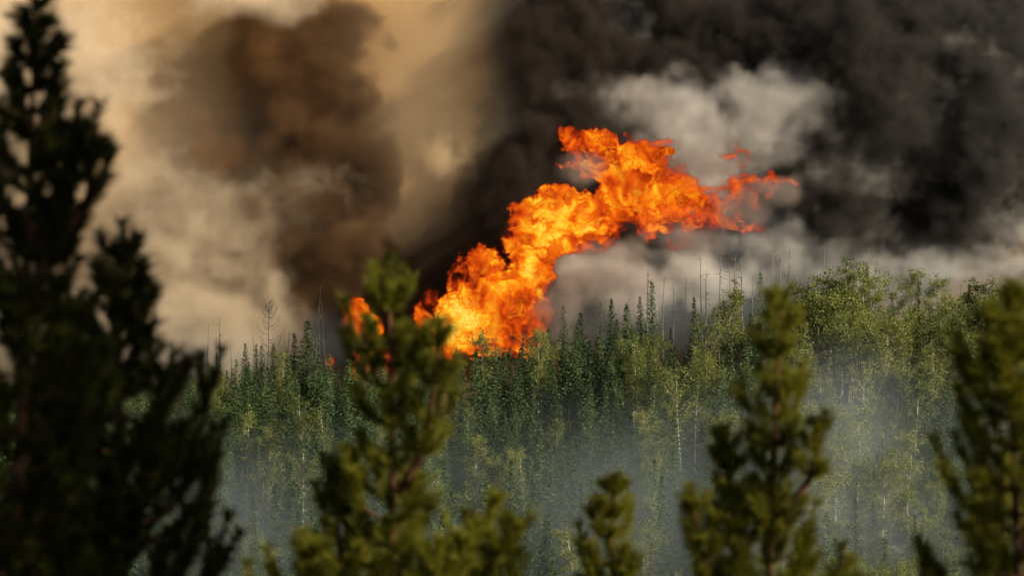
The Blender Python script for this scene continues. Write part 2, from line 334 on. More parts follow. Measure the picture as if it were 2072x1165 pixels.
    f = blob_sum(X3, Y3, Z3, [(1500,425,55,35,1002,3,.8),(1400,490,70,25,1002,3,.8),(1580,385,45,30,1002,3,.7),(1250,510,60,25,1002,3,.6),(1130,620,35,50,1002,3,.6),(1440,340,50,25,1002,3,.5),(1180,340,40,30,1002,3,.4)])
    n4 = fbm(sh3, 5 / vs, 171, 5, 0.7)
    d = np.clip((f * (0.1 + 1.7 * n4) + 0.9 * (n4 - 0.5) - 0.22) * 2.0, 0, 1) * smooth(0.03, 0.25, f)
    put(volume_object('smoke', d, bmin, bmax, smoke_mat('sooty_wisps', [(0.0, (.42, .36, .32))], 0.30, 0.0, 3.0)), 'sooty wisps curling in front of the right end of the flames', 'smoke', kind='stuff')

# ------------------------------------------------------------------ fire
def fire_mat():
    m, t, N, L, out = nodes('flame')
    a = N('ShaderNodeAttribute'); a.attribute_name = 'density'
    r = ramp(N, [(0.0, (.03, .003, .001)), (0.15, (.16, .012, .002)), (0.30, (.52, .040, .003)), (0.46, (.80, .11, .004)), (0.60, (.92, .26, .006)), (0.76, (1.0, .52, .018)), (0.92, (1.05, .78, .06)), (1.0, (1.1, .95, .22))])
    L(a.outputs['Fac'], r.inputs[0])
    sq = N('ShaderNodeMath'); sq.operation = 'POWER'; sq.inputs[1].default_value = 1.8; L(a.outputs['Fac'], sq.inputs[0])
    mr = N('ShaderNodeMath'); mr.operation = 'MULTIPLY'; mr.inputs[1].default_value = 6.5; L(sq.outputs[0], mr.inputs[0])
    em = N('ShaderNodeEmission'); L(r.outputs[0], em.inputs['Color'])
    st = N('ShaderNodeMath'); st.operation = 'MULTIPLY'; st.inputs[1].default_value = 0.90; L(mr.outputs[0], st.inputs[0]); L(st.outputs[0], em.inputs['Strength'])
    ab = N('ShaderNodeVolumeAbsorption'); ab.inputs['Color'].default_value = (0, 0, 0, 1); L(mr.outputs[0], ab.inputs['Density'])
    ash = N('ShaderNodeAddShader'); L(em.outputs[0], ash.inputs[0]); L(ab.outputs[0], ash.inputs[1]); L(ash.outputs[0], out.inputs['Volume'])
    m.cycles.volume_step_rate = 1.2
    c, t, N, L, out = nodes('flame_heart')
    geo = N('ShaderNodeNewGeometry'); no = N('ShaderNodeTexNoise'); no.inputs['Scale'].default_value = 0.6; no.inputs['Detail'].default_value = 6; no.inputs['Distortion'].default_value = 1.2
    L(geo.outputs['Position'], no.inputs['Vector']); r = ramp(N, [(0.36, (.25, .018, .002)), (0.5, (.55, .06, .003)), (0.66, (.8, .20, .008))]); L(no.outputs['Fac'], r.inputs[0])
    em = N('ShaderNodeEmission'); em.inputs['Strength'].default_value = 0.8; L(r.outputs[0], em.inputs[0]); L(em.outputs[0], out.inputs[0])
    c.cycles.emission_sampling = 'NONE'
    return m, c
def surface_nets(f, bmin, vs):
    """mesh of the region f < 0"""
    s = f < 0; nx, ny, nz = f.shape
    cs = np.zeros((nx - 1, ny - 1, nz - 1), np.int32)
    for a in (0, 1):
        for b in (0, 1):
            for c in (0, 1): cs += s[a:nx - 1 + a, b:ny - 1 + b, c:nz - 1 + c]
    act = (cs > 0) & (cs < 8); idx = np.full(act.shape, -1, np.int32); idx[act] = np.arange(act.sum())
    P = np.zeros((act.sum(), 3)); W = np.zeros(act.sum()); ci = np.argwhere(act)
    corner = [(a, b, c) for a in (0, 1) for b in (0, 1) for c in (0, 1)]
    for p in corner:
        for ax in range(3):
            if p[ax]: continue
            q = list(p); q[ax] = 1
            v0 = f[tuple((ci + p).T)]; v1 = f[tuple((ci + q).T)]
            x = (v0 < 0) != (v1 < 0); t = np.where(x, v0 / np.where(x, v0 - v1, 1), 0)
            pt = ci + np.array(p); pt = pt.astype(float); pt[:, ax] += t
            P[x] += pt[x]; W[x] += 1
    P = P / W[:, None] * vs + np.array(bmin)
    Q = []
    for ax in range(3):
        u, v = (ax + 1) % 3, (ax + 2) % 3
        a = np.take(s, range(0, s.shape[ax] - 1), ax); b = np.take(s, range(1, s.shape[ax]), ax)
        e = np.argwhere(a != b); e = e[(e[:, u] > 0) & (e[:, v] > 0)]
        e = e[(e[:, u] < s.shape[u] - 1) & (e[:, v] < s.shape[v] - 1)]
        def g(du, dv):
            k = e.copy(); k[:, u] -= du; k[:, v] -= dv; return idx[tuple(k.T)]
        q = np.stack([g(1, 1), g(0, 1), g(0, 0), g(1, 0)], 1)
        fl = ~a[tuple(e.T)]; q[fl] = q[fl][:, ::-1]
        Q.append(q)
    return P, np.concatenate(Q)
M_fire = M_heart = None
def flame(blobs, heat, depth, thick, label, vs=0.27, seed=1, disp=2.6, holes=(), cool=0.0, cold=()):
    """blobs (px, py, r px); heat spots (px, py, r px, gain)"""
    s = K * depth; pad = 4.5
    lo = [min((b[0] - b[2] - PW / 2) * s for b in blobs) - pad, depth - thick / 2 - 1.5, min((PH / 2 - b[1] - b[2]) * s for b in blobs) - pad]
    hi = [max((b[0] + b[2] - PW / 2) * s for b in blobs) + pad, depth + thick / 2 + 1.5, max((PH / 2 - b[1] + b[2]) * s for b in blobs) + pad]
    sh, X, Y, Z = grid_axes(lo, hi, vs); hi = [l + (n - 1) * vs for l, n in zip(lo, sh)]
    rg = random.Random(seed); acc = np.zeros(sh, np.float32); kk = 1.5
    for px, py, r in blobs:
        c = at(px, py, depth); R = r * s * (0.91 if r > 12 else 1.0); dy = rg.uniform(-.16, .16) * thick; fl = min(1.0, (thick / 2) / max(R, .1))
        q = np.sqrt((X - c.x) ** 2 + ((Y - c.y - dy) / fl) ** 2 + (Z - c.z) ** 2) - R
        acc += np.exp(np.clip(-kk * q, -30, 30))
    f = -np.log(np.maximum(acc, 1e-9)) / kk
    for px, py, r in holes:
        c = at(px, py, depth); R = r * s
        f = np.maximum(f, R - np.sqrt((X - c.x) ** 2 + (0.12 * (Y - c.y)) ** 2 + (Z - c.z) ** 2))
    ii = np.meshgrid(*[np.arange(n, dtype=np.float32) for n in sh], indexing='ij')
    w = [(fbm(sh, 5.5 / vs, seed * 11 + k, 4, 0.55) - 0.5) * 2 for k in range(3)]
    f = sample3(f, ii[0] + w[0] * 3.4 / vs, ii[1] + w[1] * 1.5 / vs, ii[2] + w[2] * 3.4 / vs)
    f = f - disp * 1.9 * (fbm(sh, 5.0 / vs, seed * 5 + 7, 5, 0.68, True) - 0.60)
    unit = lambda n: (n - n.mean()) / n.std()
    tex = fbm(sh, np.array([3.0, 2.4, 2.4]) / vs, seed * 3 + 2, 5, 0.68, True)
    tex = unit(sample3(tex, ii[0] + w[1] * 4.0 / vs, ii[1], ii[2] + w[0] * 4.0 / vs))
    mid = unit(fbm(sh, 5.5 / vs, seed * 3 + 19, 3, 0.6)); gap = unit(fbm(sh, 4.0 / vs, seed * 3 + 29, 4, 0.6))
    h = np.zeros(sh, np.float32)
    for px, py, r, g in heat:
        c = at(px, py, depth); h = np.maximum(h, g * np.exp(-((X - c.x) ** 2 + (Z - c.z) ** 2) / (r * s) ** 2))
    inside = np.clip(-f / 2.0, 0, 1)
    for px, py, r, g in cold:
        c = at(px, py, depth); h = h - g * np.exp(-((X - c.x) ** 2 + (Z - c.z) ** 2) / (r * s) ** 2)
    t = 0.24 - cool + 0.58 * h + 0.195 * tex + 0.14 * mid + 0.04 * inside
    v = np.clip(t, 0.09, 1.0) * np.clip((0.3 - f) / 0.5, 0, 1) * (1 - 0.9 * smooth(0.40, 1.10, gap) * (1 - 0.9 * np.clip(h * 1.4, 0, 1)))
    v[0] = v[-1] = 0; v[:, 0] = v[:, -1] = 0; v[:, :, 0] = v[:, :, -1] = 0
    cen = at(blobs[0][0], blobs[0][1], depth)
    root = bpy.data.objects.new('flame', None); C.objects.link(root); put(root, label, 'flame', 'flames of the crown fire')
    volume_object('flame_tongues', v, tuple(lo), tuple(hi), M_fire, root)
    k = max(1, int(round(0.8 / vs))); fc = f[::k, ::k, ::k] + 2.2
    if (fc < 0).sum() > 8:
        P, Q = surface_nets(np.pad(fc, 1, constant_values=9.0), [l - vs * k for l in lo], vs * k)
        link('flame_heart', mesh_np('flame_heart', P, Q, M_heart, True), root)
    return root
if True:
    M_fire, M_heart = fire_mat(); fr = random.Random(4)
    main = [(928,645,46),(985,592,58),(1045,612,60),(1000,655,55),(1085,645,38),(915,688,28),(1082,552,40),(955,545,22),(975,528,14),(1060,505,34),
            (1082,438,42),(1098,478,48),(1155,452,52),(1205,462,40),(1068,495,30),(1120,420,34),
            (1232,415,36),(1262,378,50),(1318,362,52),(1342,312,32),(1285,318,42),(1240,312,36),(1205,322,38),(1172,305,28),(1186,303,26),(1163,292,18),(1158,276,9),(1352,425,46),(1296,432,36),
            (1412,412,40),(1452,430,40),(1400,462,34),(1484,392,28),(1506,368,20),(1502,440,22),(1545,432,16),(1372,478,22),(1060,670,30),(960,690,30)]
    for b in list(main):                                       # loose licks round the edge
        if fr.random() < .9:
            w = fr.uniform(0, 6.28); k = b[2] * fr.uniform(.95, 1.3); main.append((b[0] + k * math.cos(w), b[1] - abs(k * math.sin(w)) * fr.choice((1, 1, -.6)), fr.uniform(5, 13)))
    heat = [(925,640,58,1.5),(1000,570,45,.55),(1105,470,58,1.25),(1170,440,50,.7),(1078,545,36,1.15),(1235,405,48,.62),(1275,375,60,.45),(1340,430,60,.22),(1420,425,70,.15),(1060,440,40,.5)]
    flame(main, heat, 1012, 11, 'towering orange and yellow fireball leaning right above the ridge', 0.27, 3, holes=[(1326,392,17),(1030,690,14)], cold=[(1480,400,110,.32),(1190,310,60,.25),(1060,640,60,.35),(1340,315,50,.2),(955,540,35,.4),(1390,480,60,.3)])
    flame([(706,634,15),(728,650,19),(760,672,17),(716,622,12),(745,660,14),(700,648,9)], [(730,650,30,.3)], 1010, 5, 'small red flame beside the narrow leafy top of the central pine', 0.27, 5, 1.5, cool=.02)
    flame([(852,622,22),(868,608,16),(838,635,14),(845,655,10)], [(850,630,25,.2)], 1011, 5, 'small detached orange flame just left of the great fireball', 0.27, 6, 1.5, cool=.05)
    flame([(728,735,20),(772,745,22),(775,715,16),(720,712,18),(750,725,16),(655,735,8)], [(770,740,30,.5)], 1008, 5, 'low flame flickering among spruce tops behind the central pine', 0.27, 7, 1.4)
    flame([(1478,305,14),(1496,312,10),(1465,312,8),(1488,330,6)], [], 1013, 4, 'loose red flame wisp floating above the right end of the fireball', 0.27, 8, 1.3, cool=.12)
    flame([(1562,352,15),(1578,366,14),(1598,368,7),(1555,380,10)], [], 1014, 4, 'thin red flame curl at the far right tip of the fire', 0.27, 9, 1.3, cool=.12)
    flame([(58,620,7),(55,630,7),(62,608,5)], [], 1008, 3, 'tiny orange flame seen between the dark pine boughs at far left', 0.3, 10, .8)
    flame([(272,640,8),(282,650,6)], [], 1008, 3, 'tiny orange flame beside the second dark pine', 0.3, 11, .8)
    flame([(652,725,8),(655,740,9)], [], 1008, 3, 'small orange flame at the foot of the charred snags', 0.3, 12, .8)

# ------------------------------------------------------------------ forest trees
rnd = random.Random(11)
def spruce_meshes(name, h, R, seed, mat, dead_top=False, sparse=1.0, power=0.85):
    r = np.random.default_rng(seed)
    V, F = [], []
    lean = r.uniform(-.015, .015, 2)
    pts = [(lean[0] * z, lean[1] * z, z) for z in np.linspace(-0.6, h, 9)]
    tube(V, F, pts, [0.02 + 0.0105 * h * (1 - i / 8.0) ** 0.9 for i in range(9)], 6)
    trunk = mesh(name + '_trunk', V, F, M_sbark, True)
    P = []; Q = []; n = 0
    z = h * 0.05
    while z < h - 0.15:
        t = z / h
        env = R * min(1.0, (1 - t) ** power * 1.08 + 0.03) * (0.72 + 0.28 * min(1, t / 0.12))
        nb = int(4 + 3.5 * (1 - t)); a0 = r.uniform(0, 6.3)
        for b in range(nb):
            if r.random() > sparse: continue
            az = a0 + 6.283 * b / nb + r.normal(0, .25)
            Lb = env * r.uniform(0.55, 1.18) * (1.25 if r.random() < .08 else 1)
            drop = r.uniform(-.42, -.05) + 0.55 * t
            dx, dy = math.cos(az), math.sin(az)
            k = max(2, int(Lb / 0.24))
            for j in range(k):
                u = (j + r.uniform(.3, 1)) / k
                zz = z + Lb * u * drop + Lb * 0.28 * u * u
                side = 1 - u * 0.55
                for q in range(2):
                    off = r.normal(0, 0.16 * side * Lb ** .5, 2)
                    c = np.array([dx * Lb * u - dy * off[0] + lean[0] * z, dy * Lb * u + dx * off[0] + lean[1] * z, zz + off[1] * .35])
                    sl = r.uniform(.24, .48) * (0.7 + 0.3 * side); sw = sl * r.uniform(.26, .42)
                    ang = az + r.normal(0, .7); d = np.array([math.cos(ang), math.sin(ang), r.uniform(-.55, .25)]); d /= np.linalg.norm(d)
                    s = np.cross(d, r.normal(0, 1, 3) * np.array([.6, .6, 1])); s /= np.linalg.norm(s) + 1e-6
                    P += [c - d * sl * .4, c + s * sw, c + d * sl * .7, c - s * sw - np.array([0, 0, .05])]; Q.append((n, n + 1, n + 2, n + 3)); n += 4
        z += r.uniform(.30, .48) * (0.75 + 0.25 * (1 - t))
    for q in range(14):
        zz = h - q * .07; a = r.uniform(0, 6.3); w = .10 + q * .016
        c = np.array([lean[0] * h, lean[1] * h, zz]); d = np.array([math.cos(a), math.sin(a), .6]); s = np.array([-math.sin(a), math.cos(a), 0])
        P += [c, c + d * w + s * .05, c + d * w * 1.6, c + d * w - s * .05]; Q.append((n, n + 1, n + 2, n + 3)); n += 4
    return trunk, mesh_np(name + '_crown', np.array(P), np.array(Q), mat)
def aspen_meshes(name, h, R, seed, base=0.38, dens=1.0, bend=0.5):
    r = np.random.default_rng(seed)
    V, F = [], []
    bx, by = r.normal(0, bend, 2)
    def tp(t): return np.array([bx * t * t + .25 * math.sin(t * 4 + seed), by * t * t + .2 * math.cos(t * 3.1 + seed), h * t])
    ts = np.linspace(-0.03, 0.97, 12)
    tube(V, F, [tp(t) for t in ts], [0.02 + 0.0078 * h * (1 - max(t, 0)) ** 0.8 for t in ts], 7)
    ends = []
    nl = int(17 * (R / 2.5) ** .5 + 6)
    for i in range(nl):
        t = base - .06 + (0.93 - base) * (i + r.random()) / nl
        az = r.uniform(0, 6.3); u = (t - base) / (1 - base)
        L = R * (0.45 + 0.75 * math.sin(math.pi * min(max(u * .85 + .12, 0), 1))) * r.uniform(.65, 1.12)
        up = r.uniform(.35, .9)
        p0 = tp(t); d = np.array([math.cos(az), math.sin(az), up]); d /= np.linalg.norm(d)
        p1 = p0 + d * L * .5 + np.array([0, 0, .08 * L]); p2 = p0 + d * L + np.array([0, 0, .30 * L])
        rr = 0.0036 * h * (1 - t) + 0.010
        tube(V, F, [p0, p1, p2], [rr, rr * .65, .012], 5)
        for s in np.linspace(.4, 1.05, 4): ends.append((p0 + (p2 - p0) * s + r.normal(0, .14 * R, 3), .32 * R * r.uniform(.6, 1.1)))
    for s in np.linspace(.85, 1.0, 5): ends.append((tp(s) + r.normal(0, .1, 3), .22 * R))
    trunk = mesh(name + '_trunk', V, F, M_abark, True)
    P = []; Q = []; n = 0
    for c, rad in ends:
        for k in range(int(46 * dens * (0.5 + r.random()))):
            q = c + r.normal(0, .5, 3) * rad * np.array([1, 1, .85])
            s = r.uniform(.085, .155); a = r.normal(0, 1, 3); a /= np.linalg.norm(a); b = np.cross(a, r.normal(0, 1, 3)); b /= np.linalg.norm(b) + 1e-6
            P += [q - a * s, q + b * s * .8, q + a * s, q - b * s * .8]; Q.append((n, n + 1, n + 2, n + 3)); n += 4
    return trunk, mesh_np(name + '_crown', np.array(P), np.array(Q), M_aspen)
def snag_mesh(name, h, seed, mat, stub=1.0, up=False):
    r = np.random.default_rng(seed); V, F = [], []
    bx = r.normal(0, .7)
    tp = lambda t: np.array([bx * t * t + .06 * math.sin(7 * t), .1 * math.sin(5 * t + seed), h * t])
    ts = np.linspace(-.03, 1, 9)
    tube(V, F, [tp(t) for t in ts], [0.025 + 0.009 * h * (1 - max(t, 0)) ** .8 for t in ts], 6)
    bV, bF = [], []; each = []
    for i in range(int((46 if up else 34) * stub)):
        t = r.uniform(.42 if up else .30, .985); az = r.uniform(0, 6.3)
        if up:
            L = h * .20 * (1 - ((t - .42) / .58)) ** .7 * r.uniform(.7, 1.1) + .35
            d = np.array([math.cos(az), math.sin(az), .25]); p0 = tp(t)
            tube(bV, bF, [p0, p0 + d * L * .4, p0 + d * L * .75 + np.array([0, 0, .2 * L]), p0 + d * L * .95 + np.array([0, 0, .62 * L])], [.05, .04, .03, .015], 4)
            each.append(mesh('branch', bV, bF, mat)); bV, bF = [], []
        else:
            L = r.uniform(.2, 1.5) * (1.1 - t * .6); d = np.array([math.cos(az), math.sin(az), r.uniform(-.5, .35)]); p0 = tp(t)
            tube(bV, bF, [p0, p0 + d * L * .6, p0 + d * L + np.array([0, 0, r.uniform(-.1, .15)])], [.045, .032, .015], 4)
    return mesh(name + '_trunk', V, F, mat, True), (each if up else mesh(name + '_branches', bV, bF, mat))

KINDS = {'spruce': ('spruce_tree', 'spruce'), 'aspen': ('aspen_tree', 'aspen'), 'snag': ('dead_tree', 'dead tree')}
def place(kind, pair, x, d, scale, rz, label, group, second='crown', z=None, sxy=1.0, tilt=0.0):
    root = bpy.data.objects.new(KINDS[kind][0], None); C.objects.link(root)
    root.location = (x, d, tz(x, d) if z is None else z); root.rotation_euler = (tilt * .3, tilt, rz); root.scale = (scale * sxy, scale * sxy, scale)
    put(root, label, KINDS[kind][1], group)
    link('trunk', pair[0], root)
    for me in (pair[1] if isinstance(pair[1], list) else [pair[1]]):
        o = link(second, me, root)
        if second == 'branches': o['kind'] = 'stuff'
    return root

SKY_X = [-200, 300, 380, 440, 500, 560, 600, 650, 730, 820, 900, 1000, 1060, 1110, 1150, 1230, 1290, 1350, 1400, 1450, 1500, 1560, 1600, 1650, 1700, 1740, 1790, 1840, 1900, 1960, 2072, 2300]
SKY_Y = [760, 745, 735, 722, 712, 715, 700, 708, 712, 705, 700, 690, 668, 655, 660, 640, 640, 690, 680, 650, 640, 620, 595, 560, 538, 545, 600, 600, 585, 578, 580, 580]
def skyline(px): return float(np.interp(px, SKY_X, SKY_Y))
def px_of(x, d): return x / (K * d) + PW / 2
def py_of(z, d): return PH / 2 - z / (K * d)

if True:
    SP = [spruce_meshes('spruce', h, R, 100 + i, M_spruce, power=pw) for i, (h, R, pw) in enumerate([(17, 3.3, .95), (18, 2.9, .95), (16, 3.6, 1.0), (17, 2.6, .85), (15, 3.3, 1.05), (18, 3.9, .95), (16, 2.8, .8), (17, 3.4, 1.05)])]
    SPH = [17, 18, 16, 17, 15, 18, 16, 17]
    AS = [aspen_meshes('aspen', h, R, 200 + i, b, dn) for i, (h, R, b, dn) in enumerate([(17, 2.6, .38, 1), (18, 2.2, .45, .9), (16, 3.0, .35, 1.1), (17, 2.4, .5, .55), (19, 2.8, .42, 1.0), (15, 2.2, .40, .7), (18, 3.2, .36, 1.15), (17, 2.0, .48, .45)])]
    ASH = [17, 18, 16, 17, 19, 15, 18, 17]
    SN = [snag_mesh('snag', h, 300 + i, mt, st) for i, (h, mt, st) in enumerate([(16, M_snag, 1), (17, M_snag, .5), (15, M_snag, .8), (17, M_greywood, 1.2), (16, M_char, 1.3), (18, M_char, .9)])]
    SNH = [16, 17, 15, 17, 16, 18]
    RUST = [spruce_meshes('rust_spruce', 12, 1.5, 160, M_rust, sparse=.6)]
    taken = []
    def top_tree(kind, i, px, py, d, label, w=1.0, group=None, second='crown'):
        """a tree whose tip shows at px, py of the photograph's frame, standing at distance d"""
        H = {'spruce': SPH, 'aspen': ASH, 'snag': SNH}[kind][i]; pr = {'spruce': SP, 'aspen': AS, 'snag': SN}[kind][i]
        c = at(px, py, d); g = tz(c.x, d); s = max(c.z - g, 4) / H; taken.append((c.x, d))
        return place(kind, pr, c.x, d, s, rnd.uniform(0, 6.28), label, group or {'spruce': 'spruces on the ridge line', 'aspen': 'aspens on the ridge line', 'snag': 'dead snags on the ridge'}[kind], second, sxy=w)
    # ridge trees one can pick out
    for a in [('spruce', 2, 620, 648, 985, 'tall pointed spruce, highest of the ridge left of the central pine', 1.35), ('spruce', 0, 597, 672, 986, 'dark narrow spruce close beside the tallest left ridge spruce', 1.0),
              ('spruce', 3, 498, 694, 984, 'slim dark spruce left of the bare dead tree', 1.0), ('spruce', 1, 520, 694, 985, 'narrow ridge spruce just left of the bare dead tree trunk', .9),
              ('spruce', 6, 531, 698, 988, 'spruce touching the bare dead tree trunk on its left side', .9), ('spruce', 4, 554, 694, 984, 'short spruce right at the foot of the bare dead tree', .9),
              ('spruce', 1, 437, 712, 990, 'hazy spruce with rounded top, alone in the pale smoke', 1.1), ('aspen', 5, 573, 705, 982, 'pale yellow green aspen among the left ridge spruces', .85),
              ('spruce', 6, 1143, 617, 1000, 'small dark columnar spruce standing alone beside the fire', .85), ('spruce', 2, 1175, 632, 982, 'broad topped spruce right of the lone spruce by the fire', 1.0),
              ('spruce', 1, 1234, 602, 983, 'tall knobbly spruce, third right of the fire base', 1.0), ('spruce', 0, 1269, 612, 985, 'pointed spruce between the knobbly spruce and the tallest hazy spruce', 1.1),
              ('spruce', 5, 1320, 568, 990, 'tallest spruce on the ridge, open top against grey smoke', .8), ('spruce', 3, 1297, 600, 992, 'hazy spruce leaning on the tallest ridge spruce', .9),
              ('spruce', 7, 1405, 600, 980, 'very dark solitary spruce between pale aspens', .9), ('spruce', 4, 1248, 645, 990, 'small spruce in haze between two taller ridge spruces', .8),
              ('spruce', 3, 1216, 612, 1003, 'faint thin spruce almost lost in smoke behind the ridge', .7), ('spruce', 7, 1858, 568, 984, 'dark bushy spruce standing above the right hand aspens', .95),
              ('spruce', 0, 1962, 574, 984, 'dark spruce top poking out of aspens near the right edge', .9), ('spruce', 6, 1522, 632, 978, 'thin dark spruce hidden behind the tall blurred pine', .8),
              ('spruce', 2, 1882, 628, 978, 'small dark spruce tip below the bushy right spruce', .5), ('spruce', 5, 1538, 550, 1006, 'faint spruce in grey smoke between the pale snags', .8),
              ('spruce', 7, 1755, 540, 1005, 'hazy blue spruce behind the tallest aspen clump', .8), ('spruce', 1, 1355, 660, 978, 'spruce with a thin dead tip left of the dark solitary spruce', .8),
              ('aspen', 3, 1715, 528, 980, 'tallest bright aspen on the right half of the ridge', .9), ('aspen', 4, 1685, 545, 979, 'full crowned aspen left of the tallest bright aspen', 1.2), ('aspen', 6, 1740, 550, 982, 'full crowned aspen right of the tallest bright aspen', 1.1),
              ('aspen', 2, 1660, 575, 978, 'rounded aspen at the left shoulder of the tall aspen clump', 1.2), ('aspen', 1, 1495, 568, 984, 'airy aspen with leafy narrow top among pale snags', .9), ('aspen', 3, 1480, 610, 980, 'thin leafed aspen in front of the pale snags', 1.0),
              ('aspen', 0, 1848, 545, 1000, 'hazy aspen crown behind the dark bushy right spruce', 1.0), ('aspen', 4, 1900, 555, 998, 'hazy twin crowned aspen right of the bushy spruce', 1.1), ('aspen', 2, 2020, 570, 982, 'broad aspen crown at the right edge of the ridge', 1.2),
              ('aspen', 1, 1985, 580, 985, 'aspen with raised crown beside the dark spruce top', 1.0), ('aspen', 6, 2060, 582, 980, 'rightmost aspen of the ridge, cut by the frame', 1.1), ('aspen', 3, 1425, 640, 975, 'aspen with long white trunk right of the dark solitary spruce', .9),
              ('aspen', 7, 1282, 698, 960, 'half bare aspen with forked white trunk in mid slope', 1.1), ('aspen', 3, 1375, 735, 950, 'aspen with bright white trunk below the dark solitary spruce', 1.1),
              ('aspen', 7, 612, 792, 945, 'almost leafless aspen, left one of the bare pair', .9), ('aspen', 7, 660, 812, 940, 'almost leafless aspen, right one of the bare pair', .9), ('aspen', 3, 610, 915, 925, 'pale aspen with crooked white trunk low on the left slope', .9),
              ('aspen', 5, 985, 672, 982, 'aspen silhouetted against the foot of the fireball', .9), ('aspen', 0, 1090, 662, 981, 'dense small aspen at the right foot of the fireball', .7), ('aspen', 6, 1790, 640, 965, 'leafy aspen with straight white trunk above the smoke pocket', .95)]:
        top_tree(*a)
    for k, (px, py, d, i) in enumerate([(1418, 515, 1012, 1), (1455, 520, 1012, 0), (1430, 545, 1011, 2), (1476, 540, 1013, 2), (1484, 515, 1013, 1), (1505, 522, 1014, 3), (1520, 555, 1010, 1), (1562, 500, 1014, 1), (1580, 520, 1012, 0), (1590, 500, 1010, 3), (1340, 560, 1012, 1), (1362, 575, 1014, 2), (1390, 560, 1013, 0), (1408, 580, 1010, 1), (1668, 500, 1014, 1), (1758, 500, 1013, 1), (1775, 525, 1012, 0), (1795, 540, 1012, 3), (1945, 560, 1012, 2), (2010, 550, 1012, 1), (1310, 545, 1014, 2), (2055, 560, 1010, 3)]):
        top_tree('snag', i, px, py, d, ['bare pale snag in grey smoke, right ridge', 'thin broken snag in grey smoke, right ridge'][k % 2], 1.0, 'pale snags in the smoke', 'branches')
    for k, (px, py, d, i) in enumerate([(635, 570, 1008, 5), (660, 603, 1007, 4), (648, 620, 1009, 4), (515, 675, 1000, 3), (577, 672, 1000, 4), (586, 685, 1000, 5), (420, 655, 1012, 1), (446, 640, 1014, 2), (470, 700, 1004, 3), (735, 640, 1012, 5), (172, 578, 1008, 4), (890, 660, 1000, 4)]):
        top_tree('snag', i, px, py, d, ['black burnt snag left of the central pine', 'charred thin pole tree on the left ridge'][k % 2] if i > 3 else 'faint grey dead pole in the pale smoke at left', 1.0, 'burnt poles on the left ridge', 'branches')
    dp = snag_mesh('dead_pine', 17, 333, M_greywood, 1.0, True); SN.append(dp); SNH.append(17)
    top_tree('snag', 6, 545, 607, 992, 'bare grey dead tree with upswept branches against pale smoke', 1.0, 'dead snags on the ridge', 'branch')
    c = at(1318, 1095, 892); place('spruce', RUST[0], c.x, 892, 1.0, 1.0, 'rust brown dying spruce at the bottom right of the small young pine', 'spruces on the slope', z=c.z - 12)
    c = at(1312, 770, 955); place('spruce', RUST[0], c.x, 955, .9, 2.0, 'rust brown dying spruce beside the forked white aspen', 'spruces on the slope', z=c.z - 10.8)

    # the rest of the slope
    cand = []
    d = 874.0
    while d < 1003:
        half = 0.0905 * d + 7; x = -half + rnd.uniform(0, 4)
        while x < half:
            cand.append((x + rnd.uniform(-1.3, 1.3), d + rnd.uniform(-1.8, 1.8))); x += rnd.uniform(3.8, 5.8)
        d += 4.5
    auto = []
    for x, d in cand:
        if any((x - a) ** 2 + (d - b) ** 2 < 3.5 for a, b in taken): continue
        px = px_of(x, d); g = tz(x, d); u = py_of(g, d)
        up = smooth(880, 985, d)                              # 0 foot of the slope, 1 ridge
        pa = float(np.interp(px, [0, 560, 700, 1000, 1250, 1420, 1600, 2072], [.06, .05, .08, .11, .15, .42, .86, .84]))
        pa = pa * (0.45 + 0.55 * up) + .12 * (1 - up)
        cl = 0.5 + 0.5 * math.sin(x * .13 + 1.7 * math.sin(d * .09)) ; pa = min(.95, pa * (0.55 + 0.9 * cl))
        kind = 'aspen' if rnd.random() < pa else 'spruce'
        i = rnd.randrange(8); H = (ASH if kind == 'aspen' else SPH)[i]
        s = rnd.uniform(.68, 1.18) * (.92 if kind == 'aspen' else 1.0)
        if rnd.random() < .18: s *= .7
        lim = skyline(px) + rnd.uniform(2, 40)
        top = py_of(g + H * s, d)
        if top < lim:
            s *= (u - lim) / max(u - top, 1)
            if s < .42: continue
        auto.append((kind, i, x, d, s, px, py_of(g + H * s, d)))
    def score(a):                                             # how much of a tree shows in the frame
        kind, i, x, d, s, px, pt = a
        v = 1.0
        if px < -30 or px > 2102 or pt > 1180: v = 0
        if px < 350: v *= .25
        if 700 < px < 900 and pt > 600: v *= .4
        if 1430 < px < 1680 and pt > 800: v *= .4
        if px > 1880 and pt > 850: v *= .3
        if 650 < px < 1050 and pt > 950: v *= .4
        return v * s * (1.3 - .4 * smooth(900, 1000, d))
    rest = {'spruce': [], 'aspen': []}
    def zone(px, pt):
        a = 'behind the black pines' if px < 420 else 'left of the central pine' if px < 700 else 'behind the central pine' if px < 920 else 'below the fireball' if px < 1180 else 'right of the fireball' if px < 1480 else 'behind the slender pine' if px < 1700 else 'on the right slope' if px < 1880 else 'at the right edge'
        b = 'near the ridge' if pt < 760 else 'at mid slope' if pt < 920 else 'in low smoke'
        return a, b
    ORD = ['first', 'second', 'third', 'fourth', 'fifth', 'sixth', 'seventh', 'eighth', 'ninth', 'tenth', 'eleventh', 'twelfth', 'thirteenth', 'fourteenth', 'fifteenth', 'sixteenth', 'seventeenth', 'eighteenth', 'nineteenth', 'twentieth', 'twenty-first', 'twenty-second', 'twenty-third', 'twenty-fourth', 'twenty-fifth', 'twenty-sixth', 'twenty-seventh', 'twenty-eighth', 'twenty-ninth', 'thirtieth']
    named = {}
